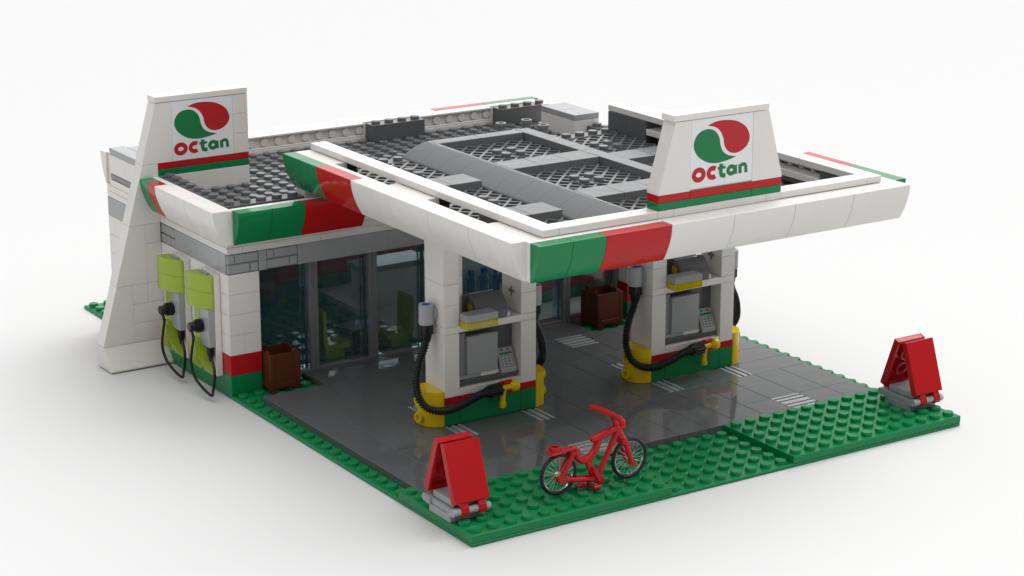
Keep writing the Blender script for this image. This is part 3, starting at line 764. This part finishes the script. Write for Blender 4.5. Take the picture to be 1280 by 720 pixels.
# ------------------------------------------------------------------ sandwich boards
sb = thing('sandwich_board', 'red folding sign board on the near corner left of the bicycle', 'sandwich board', (1, 3, .6), 'red sandwich boards on the green strip')
a = MB(); a.box(0, 2, 2, 4, .6, 1.0); a.box(.05, 1.0, 2.0, 4.0, 1.0, 1.3, c=.02); a.box(1.0, 1.95, 2.0, 4.0, 1.0, 1.3, c=.02); a.build('board_base', LBG, sb)
a = MB(); a.box(.22, 1.92, 2.02, 3.98, 1.32, 1.66, c=.03); a.build('base_tile', LBG, sb)
for y_b, ys in ((1.68, 1), (4.32, -1)):
    a = MB(); a.cyl((-.08, y_b, 1.22), (2.08, y_b, 1.22), .2, n=18, ch=.02)
    for x_ in (0, 1.78): a.prism([(y_b+ys*.0, 1.02), (y_b+ys*.5, 1.0), (y_b+ys*.5, 1.3), (y_b, 1.42)] , 'x', x_-.06, x_+.22) 
    a.build('hinge_bar', LBG, sb)
    # leaning panel
    def xf(x, u, v, yb=y_b, s_=ys):       # u along the panel, v thickness (outwards)
        al = math.radians(19.5); y = yb+s_*(.02+u*math.sin(al)-v*math.cos(al)); z = 1.62+u*math.cos(al)+v*math.sin(al)
        return (x, y, z)
    a = MB(xf)
    inner = -.28
    a.box(0, 2, 0, 3, .1, .2, c=.02, g=.004)
    for bx in ((0,.16,0,3),(1.84,2,0,3),(.16,1.84,0,.16),(.16,1.84,2.84,3)): a.box(*bx, -.2, .12, c=.015, g=.002)
    p_ = a.build('board_panel', RED, sb)
    a = MB(xf)
    for i in (1.0,):
        for j in (1.0, 2.0): a.tube_ring((i, j, .1), (i, j, -.18), .41, .3, 20)
    a.build('panel_tube', RED, p_)
    for x_ in (.36, 1.36):
        a = MB(); q = [(y_b-ys*.27, 1.2), (y_b-ys*.2, 1.42), (y_b-ys*.02, 1.7), (y_b+ys*.16, 1.66), (y_b+ys*.14, 1.46), (y_b+ys*.24, 1.3), (y_b+ys*.2, 1.05), (y_b-ys*.05, .96), (y_b-ys*.22, 1.04)]
        a.prism(q, 'x', x_, x_+.42); a.build('board_clip', RED, sb)
copy_tree(sb, (30, 0, 0), 'red folding sign board at the far right corner')

# ------------------------------------------------------------------ bicycle
bk = thing('bicycle', 'red bicycle with clear spoked wheels standing on the green studs', 'bicycle', (8.2, 1.8, .8))
Yb = 1.8
def T(mb, pts, r, n=12): mb.sweep(spline([(p[0], p[2] if len(p) > 2 else Yb, p[1]) for p in pts], 5) if len(pts) > 2 else [(p[0], p[2] if len(p) > 2 else Yb, p[1]) for p in pts], r, n=n)
a = MB()
for s_ in (-.2, .2):
    T(a, [(6.25, 1.66, Yb+s_), (7.05, 3.0, Yb+s_*.8)], .13); T(a, [(6.3, 1.64, Yb+s_), (8.55, 1.22, Yb+s_*.8)], .13)
T(a, [(6.95, 3.05), (7.2, 2.98), (7.35, 2.6), (7.7, 2.34), (8.05, 2.42), (8.4, 2.72), (8.6, 3.15), (8.66, 3.3)], .2)
a.prism([(7.75, 2.4), (8.12, 2.36), (8.6, 1.25), (8.3, 1.15)], 'y', Yb-.13, Yb+.13)
T(a, [(8.3, 3.35), (9.75, 3.68)], .19); a.sphere((8.3, Yb, 3.35), .17)
T(a, [(8.6, 1.25), (9.85, 3.62)], .15)
T(a, [(9.72, 3.85), (9.95, 3.3), (10.2, 2.85)], .2)
a.cyl((8.55, Yb-.32, 1.2), (8.55, Yb+.32, 1.2), .24, n=16)
a.cyl((6.25, Yb-.36, 1.66), (6.25, Yb-.1, 1.66), .2, n=16); a.cyl((6.25, Yb+.1, 1.66), (6.25, Yb+.36, 1.66), .2, n=16)
a.prism([(8.1, 1.75), (8.3, 1.85), (8.68, 1.2), (8.45, 1.1)], 'y', Yb-.42, Yb-.26)
a.cyl((7.2, Yb-.3, 3.0), (7.2, Yb+.3, 3.0), .14, n=14)
fr_ = a.build('frame', RED, bk)
a = MB()
for s_ in (-.24, .24):
    T(a, [(10.12, 3.0, Yb+s_), (10.55, 1.74, Yb+s_)], .14); a.cyl((10.6, Yb+s_-.08, 1.7), (10.6, Yb+s_+.08, 1.7), .19, n=16)
a.box(9.95, 10.3, Yb-.34, Yb+.34, 2.75, 3.05, c=.05); a.build('fork', RED, bk)
a = MB(); T(a, [(9.78, 3.75), (9.55, 4.25)], .16)
a.sweep(spline([(9.15, Yb+1.3, 4.5), (9.3, Yb+.8, 4.5), (9.45, Yb+.3, 4.42), (9.5, Yb, 4.4), (9.45, Yb-.3, 4.42), (9.3, Yb-.8, 4.5), (9.15, Yb-1.3, 4.5)], 6), .16, n=12)
a.sphere((9.15, Yb+1.3, 4.5), .16); a.sphere((9.15, Yb-1.3, 4.5), .16); a.build('handlebar', RED, bk)
a = MB(); a.cyl((9.9, Yb, 3.75), (10.2, Yb, 3.75), .2, n=16); a.build('headlight', RED, bk)
a = MB(); a.box(5.6, 6.35, Yb-.35, Yb+.35, 3.05, 3.2, c=.03); a.box(6.3, 7.1, Yb-.2, Yb+.2, 3.06, 3.2, c=.03); a.tube_ring((5.98, Yb, 3.2), (5.98, Yb, 3.4), .28, .17, 18); a.build('saddle_carrier', RED, bk)
a = MB(); a.sweep([(8.05, Yb+.1, 1.1), (8.15, Yb-.1, .95), (8.3, Yb-.2, .82)], .09, n=10); a.box(7.5, 8.1, Yb, Yb+.5, .85, .98, c=.03); a.cyl((8.05, Yb-.45, .92), (8.45, Yb-.45, .92), .12, n=12); a.build('pedal', RED, bk)
for cx in (6.25, 10.6):
    n, k = 44, 10; vs = []; fs = []; Rw = 1.0; rw = .095; zc_ = 1.8
    for i in range(n):
        t = 2*PI*i/n
        for j in range(k):
            u = 2*PI*j/k; rr = Rw+rw*math.cos(u); vs.append((cx-.05+rr*math.cos(t), Yb+rw*1.3*math.sin(u), zc_+.1+rr*math.sin(t)))
    for i in range(n):
        for j in range(k): fs.append((i*k+j, i*k+(j+1)%k, ((i+1)%n)*k+(j+1)%k, ((i+1)%n)*k+j))
    a = MB(); a.add(vs, fs, True); w_ = a.build('wheel', RUBBER, bk)
    a = MB(); c_ = Vector((cx-.05, Yb, zc_+.1)); a.cyl(c_-Vector((0,.1,0)), c_+Vector((0,.1,0)), .14, n=14)
    for i in range(20):
        t = 2*PI*i/20+.1; s_ = .05 if i % 2 else -.05
        a.cyl(c_+Vector((.1*math.cos(t), s_, .1*math.sin(t))), c_+Vector((.92*math.cos(t+.12), 0, .92*math.sin(t+.12))), .014, n=6)
    a.build('spokes', SPOKE if 'SPOKE' in globals() else globals().setdefault('SPOKE', mat('pale_clear_spokes', (.62, .72, .68), .1, trans=.75, bump=0)), w_)
    a = MB(); a.tube_ring(c_-Vector((0,.05,0)), c_+Vector((0,.05,0)), .93, .86, 40); a.build('rim', TCLEAR, w_)

# ------------------------------------------------------------------ inside the shop
a = MB(); a.box(14, 31, 28, 42, .2, .6, c=0); fl = a.build('floor', WHITE); fl['kind'] = 'structure'
a = MB(); a.box(1.05, 30.9, 28.05, 41.9, 9.5, 9.75, c=0); a.build('bounce_ceiling', WHITE, shop)  # unseen white panel added under the roof to bounce light inside
def chair(name, label, x, d):
    r = thing('chair', label, 'chair', (x, 29.3, .2), 'lime chairs behind the shop window')
    X = lambda u: x+d*u
    a = MB(); a.box(X(-1), X(.75), 28.45, 30.05, .95, 1.3, c=.04); a.cyl((X(.3), 28.9, 1.3), (X(.3), 28.9, 1.45), .28, ch=.02); a.cyl((X(.3), 29.7, 1.3), (X(.3), 29.7, 1.45), .28, ch=.02); a.build('seat', LIME, r)
    a = MB(); a.prism([(X(-1.0), 1.1), (X(-.78), 1.3), (X(-.86), 1.8), (X(-.9), 3.3), (X(-1.0), 3.5), (X(-1.12), 3.4), (X(-1.1), 1.6)], 'y', 28.45, 30.05); a.build('backrest', LIME, r)
    a = MB(); a.box(X(-.95), X(.4), 28.6, 29.9, .2, .95, c=.04); a.build('pedestal', LIME, r)
chair('chair', 'lime chair behind the middle window pane, facing right', 8.45, 1)
chair('chair', 'lime chair behind the right window pane, facing left', 12.5, -1)
tb = thing('table', 'small dark round table between the two lime chairs', 'table', (10.4, 30, .2))
a = MB(); a.cyl((10.4, 30, 1.6), (10.4, 30, 1.75), .95, n=28); a.build('table_top', DBG, tb); a = MB(); a.cyl((10.4, 30, .2), (10.4, 30, 1.6), .25); a.build('table_leg', BLACK, tb)
cup = MB(); cup.tube_ring((10.4, 29.7, 1.75), (10.4, 29.7, 2.15), .25, .18); tag(cup.build('cup', TCLEAR), 'clear cup standing on the small table between the chairs', 'cup')
ct = thing('shop_counter', 'white shop counter deep inside behind the windows', 'counter', (17, 37, .2))
a = MB(); a.box(14.5, 19, 36, 38, .6, 3.0); a.build('counter_body', WHITE, ct); a = MB(); a.box(14.3, 19.2, 35.8, 38.2, 3.0, 3.4); a.build('counter_top', LBG, ct)
sh = thing('bottle_shelf', 'light grey display shelf behind the glass, seen through the left pump', 'shelf', (20.2, 31, .6))
a = MB(); a.box(18.3, 22.2, 29.6, 31.2, .6, 1.9); a.build('shelf_base', LBG, sh); a = MB(); a.box(18.3, 22.2, 31.0, 31.3, 1.9, 5.0); a.build('shelf_back', STICK, sh)
for i, lb in enumerate(('leftmost', 'second from left', 'third from left', 'rightmost')):
    x = 18.9+i*.95; bt = thing('bottle', lb + ' blue bottle on the shelf behind the glass', 'bottle', (x, 30.3, 1.9), 'blue bottles on the display shelf')
    a = MB(); a.cyl((x, 30.3, 1.92), (x, 30.3, 3.3), .36, n=18); a.cyl((x, 30.3, 3.3), (x, 30.3, 3.6), .36, .18, n=18); a.build('bottle_body', TBLUE, bt)
    a = MB(); a.cyl((x, 30.3, 3.6), (x, 30.3, 3.85), .2, n=14); a.build('bottle_cap', BLUE, bt)
a = MB(); a.box(4, 7, 39.6, 41.6, .6, 4.5); a.box(7.2, 10, 39.8, 41.6, .6, 3.2)
tag(a.build('cabinet', BROWN), 'dark brown cabinet against the back wall inside the shop', 'cabinet')

# ------------------------------------------------------------------ light
w = bpy.data.worlds.new('World'); scene.world = w; w.use_nodes = True
nt = w.node_tree; bg = nt.nodes['Background']
tc = nt.nodes.new('ShaderNodeTexCoord'); sp = nt.nodes.new('ShaderNodeSeparateXYZ'); rp = nt.nodes.new('ShaderNodeValToRGB')
nt.links.new(tc.outputs['Generated'], sp.inputs[0]); nt.links.new(sp.outputs['Z'], rp.inputs['Fac'])
e = rp.color_ramp.elements
e[0].position = 0; e[0].color = (.11, .11, .112, 1); e[1].position = 1; e[1].color = (1, .995, .99, 1)
for z_ in (.15, .3, .45, .6, .75, .9):
    k = e.new(z_); v_ = .11+.89*z_*z_; k.color = (v_, v_, v_, 1)
# added glow band low in the world behind the model, lifts grazing reflections
bw = nt.nodes.new('ShaderNodeRGBToBW'); nt.links.new(rp.outputs['Color'], bw.inputs[0])
dp = nt.nodes.new('ShaderNodeVectorMath'); dp.operation = 'DOT_PRODUCT'; dp.inputs[1].default_value = (.545, .839, 0); nt.links.new(tc.outputs['Generated'], dp.inputs[0])
def mrange(src, a, b, c, d):
    n_ = nt.nodes.new('ShaderNodeMapRange'); n_.interpolation_type = 'SMOOTHSTEP'
    for k_, v_ in zip((1, 2, 3, 4), (a, b, c, d)): n_.inputs[k_].default_value = v_
    nt.links.new(src, n_.inputs[0]); return n_.outputs[0]
def mth(op, a, b):
    n_ = nt.nodes.new('ShaderNodeMath'); n_.operation = op
    for k_, v_ in enumerate((a, b)):
        if isinstance(v_, (int, float)): n_.inputs[k_].default_value = v_
        else: nt.links.new(v_, n_.inputs[k_])
    return n_.outputs[0]
band = mth('MULTIPLY', mrange(dp.outputs['Value'], .35, .75, 0, 1), mrange(sp.outputs['Z'], .23, .36, 1, 0))
tot = mth('ADD', mth('MULTIPLY', bw.outputs[0], 1.68), mth('MULTIPLY', band, 1.05))
nt.links.new(tot, bg.inputs['Color']); bg.inputs['Strength'].default_value = 1.0
def area(name, loc, target, size, power, col=(1,1,1)):
    l = bpy.data.lights.new(name, 'AREA'); l.shape = 'SQUARE'; l.size = size; l.energy = power; l.color = col
    o = bpy.data.objects.new(name, l); C.objects.link(o); o.location = loc
    o.rotation_euler = (Vector(target)-Vector(loc)).to_track_quat('-Z', 'Y').to_euler(); return o
area('front_softbox', (45, -45, 95), (16, 16, 0), 40, 9000, (1, .99, .98))
# large soft key from the back right (a sun lamp used as an endless softbox)
kl = bpy.data.lights.new('key_softbox', 'SUN'); kl.energy = 2.25; kl.angle = math.radians(52); kl.color = (1, .995, .99)
ko = bpy.data.objects.new('key_softbox', kl); C.objects.link(ko); ko.location = (80, 50, 90)
ka, ke = math.radians(22), math.radians(47)
ko.rotation_euler = (-Vector((math.cos(ke)*math.cos(ka), math.cos(ke)*math.sin(ka), math.sin(ke)))).to_track_quat('-Z', 'Y').to_euler()

# ------------------------------------------------------------------ camera
az, el, roll = 0.9939970233213935, -0.27944191541270574, 0.0008260983003607281
d = Vector((math.cos(el)*math.cos(az), math.cos(el)*math.sin(az), math.sin(el)))
s_ = d.cross(Vector((0,0,1))).normalized(); u = s_.cross(d)
s2 = s_*math.cos(roll)+u*math.sin(roll); u2 = -s_*math.sin(roll)+u*math.cos(roll)
cam = bpy.data.cameras.new('Camera'); co = bpy.data.objects.new('Camera', cam); C.objects.link(co)
M = Matrix(((s2.x, u2.x, -d.x, -51.27097), (s2.y, u2.y, -d.y, -82.30750), (s2.z, u2.z, -d.z, 40.77893), (0,0,0,1)))
co.matrix_world = M; cam.lens = 76.69025; cam.sensor_width = 36; cam.clip_start = 1; cam.clip_end = 3000
scene.camera = co
scene.render.engine = 'CYCLES'
scene.cycles.max_bounces = 10; scene.cycles.transparent_max_bounces = 12
scene.view_settings.view_transform = 'Standard'; scene.view_settings.look = 'None'
scene.view_settings.exposure = 0; scene.view_settings.gamma = 1
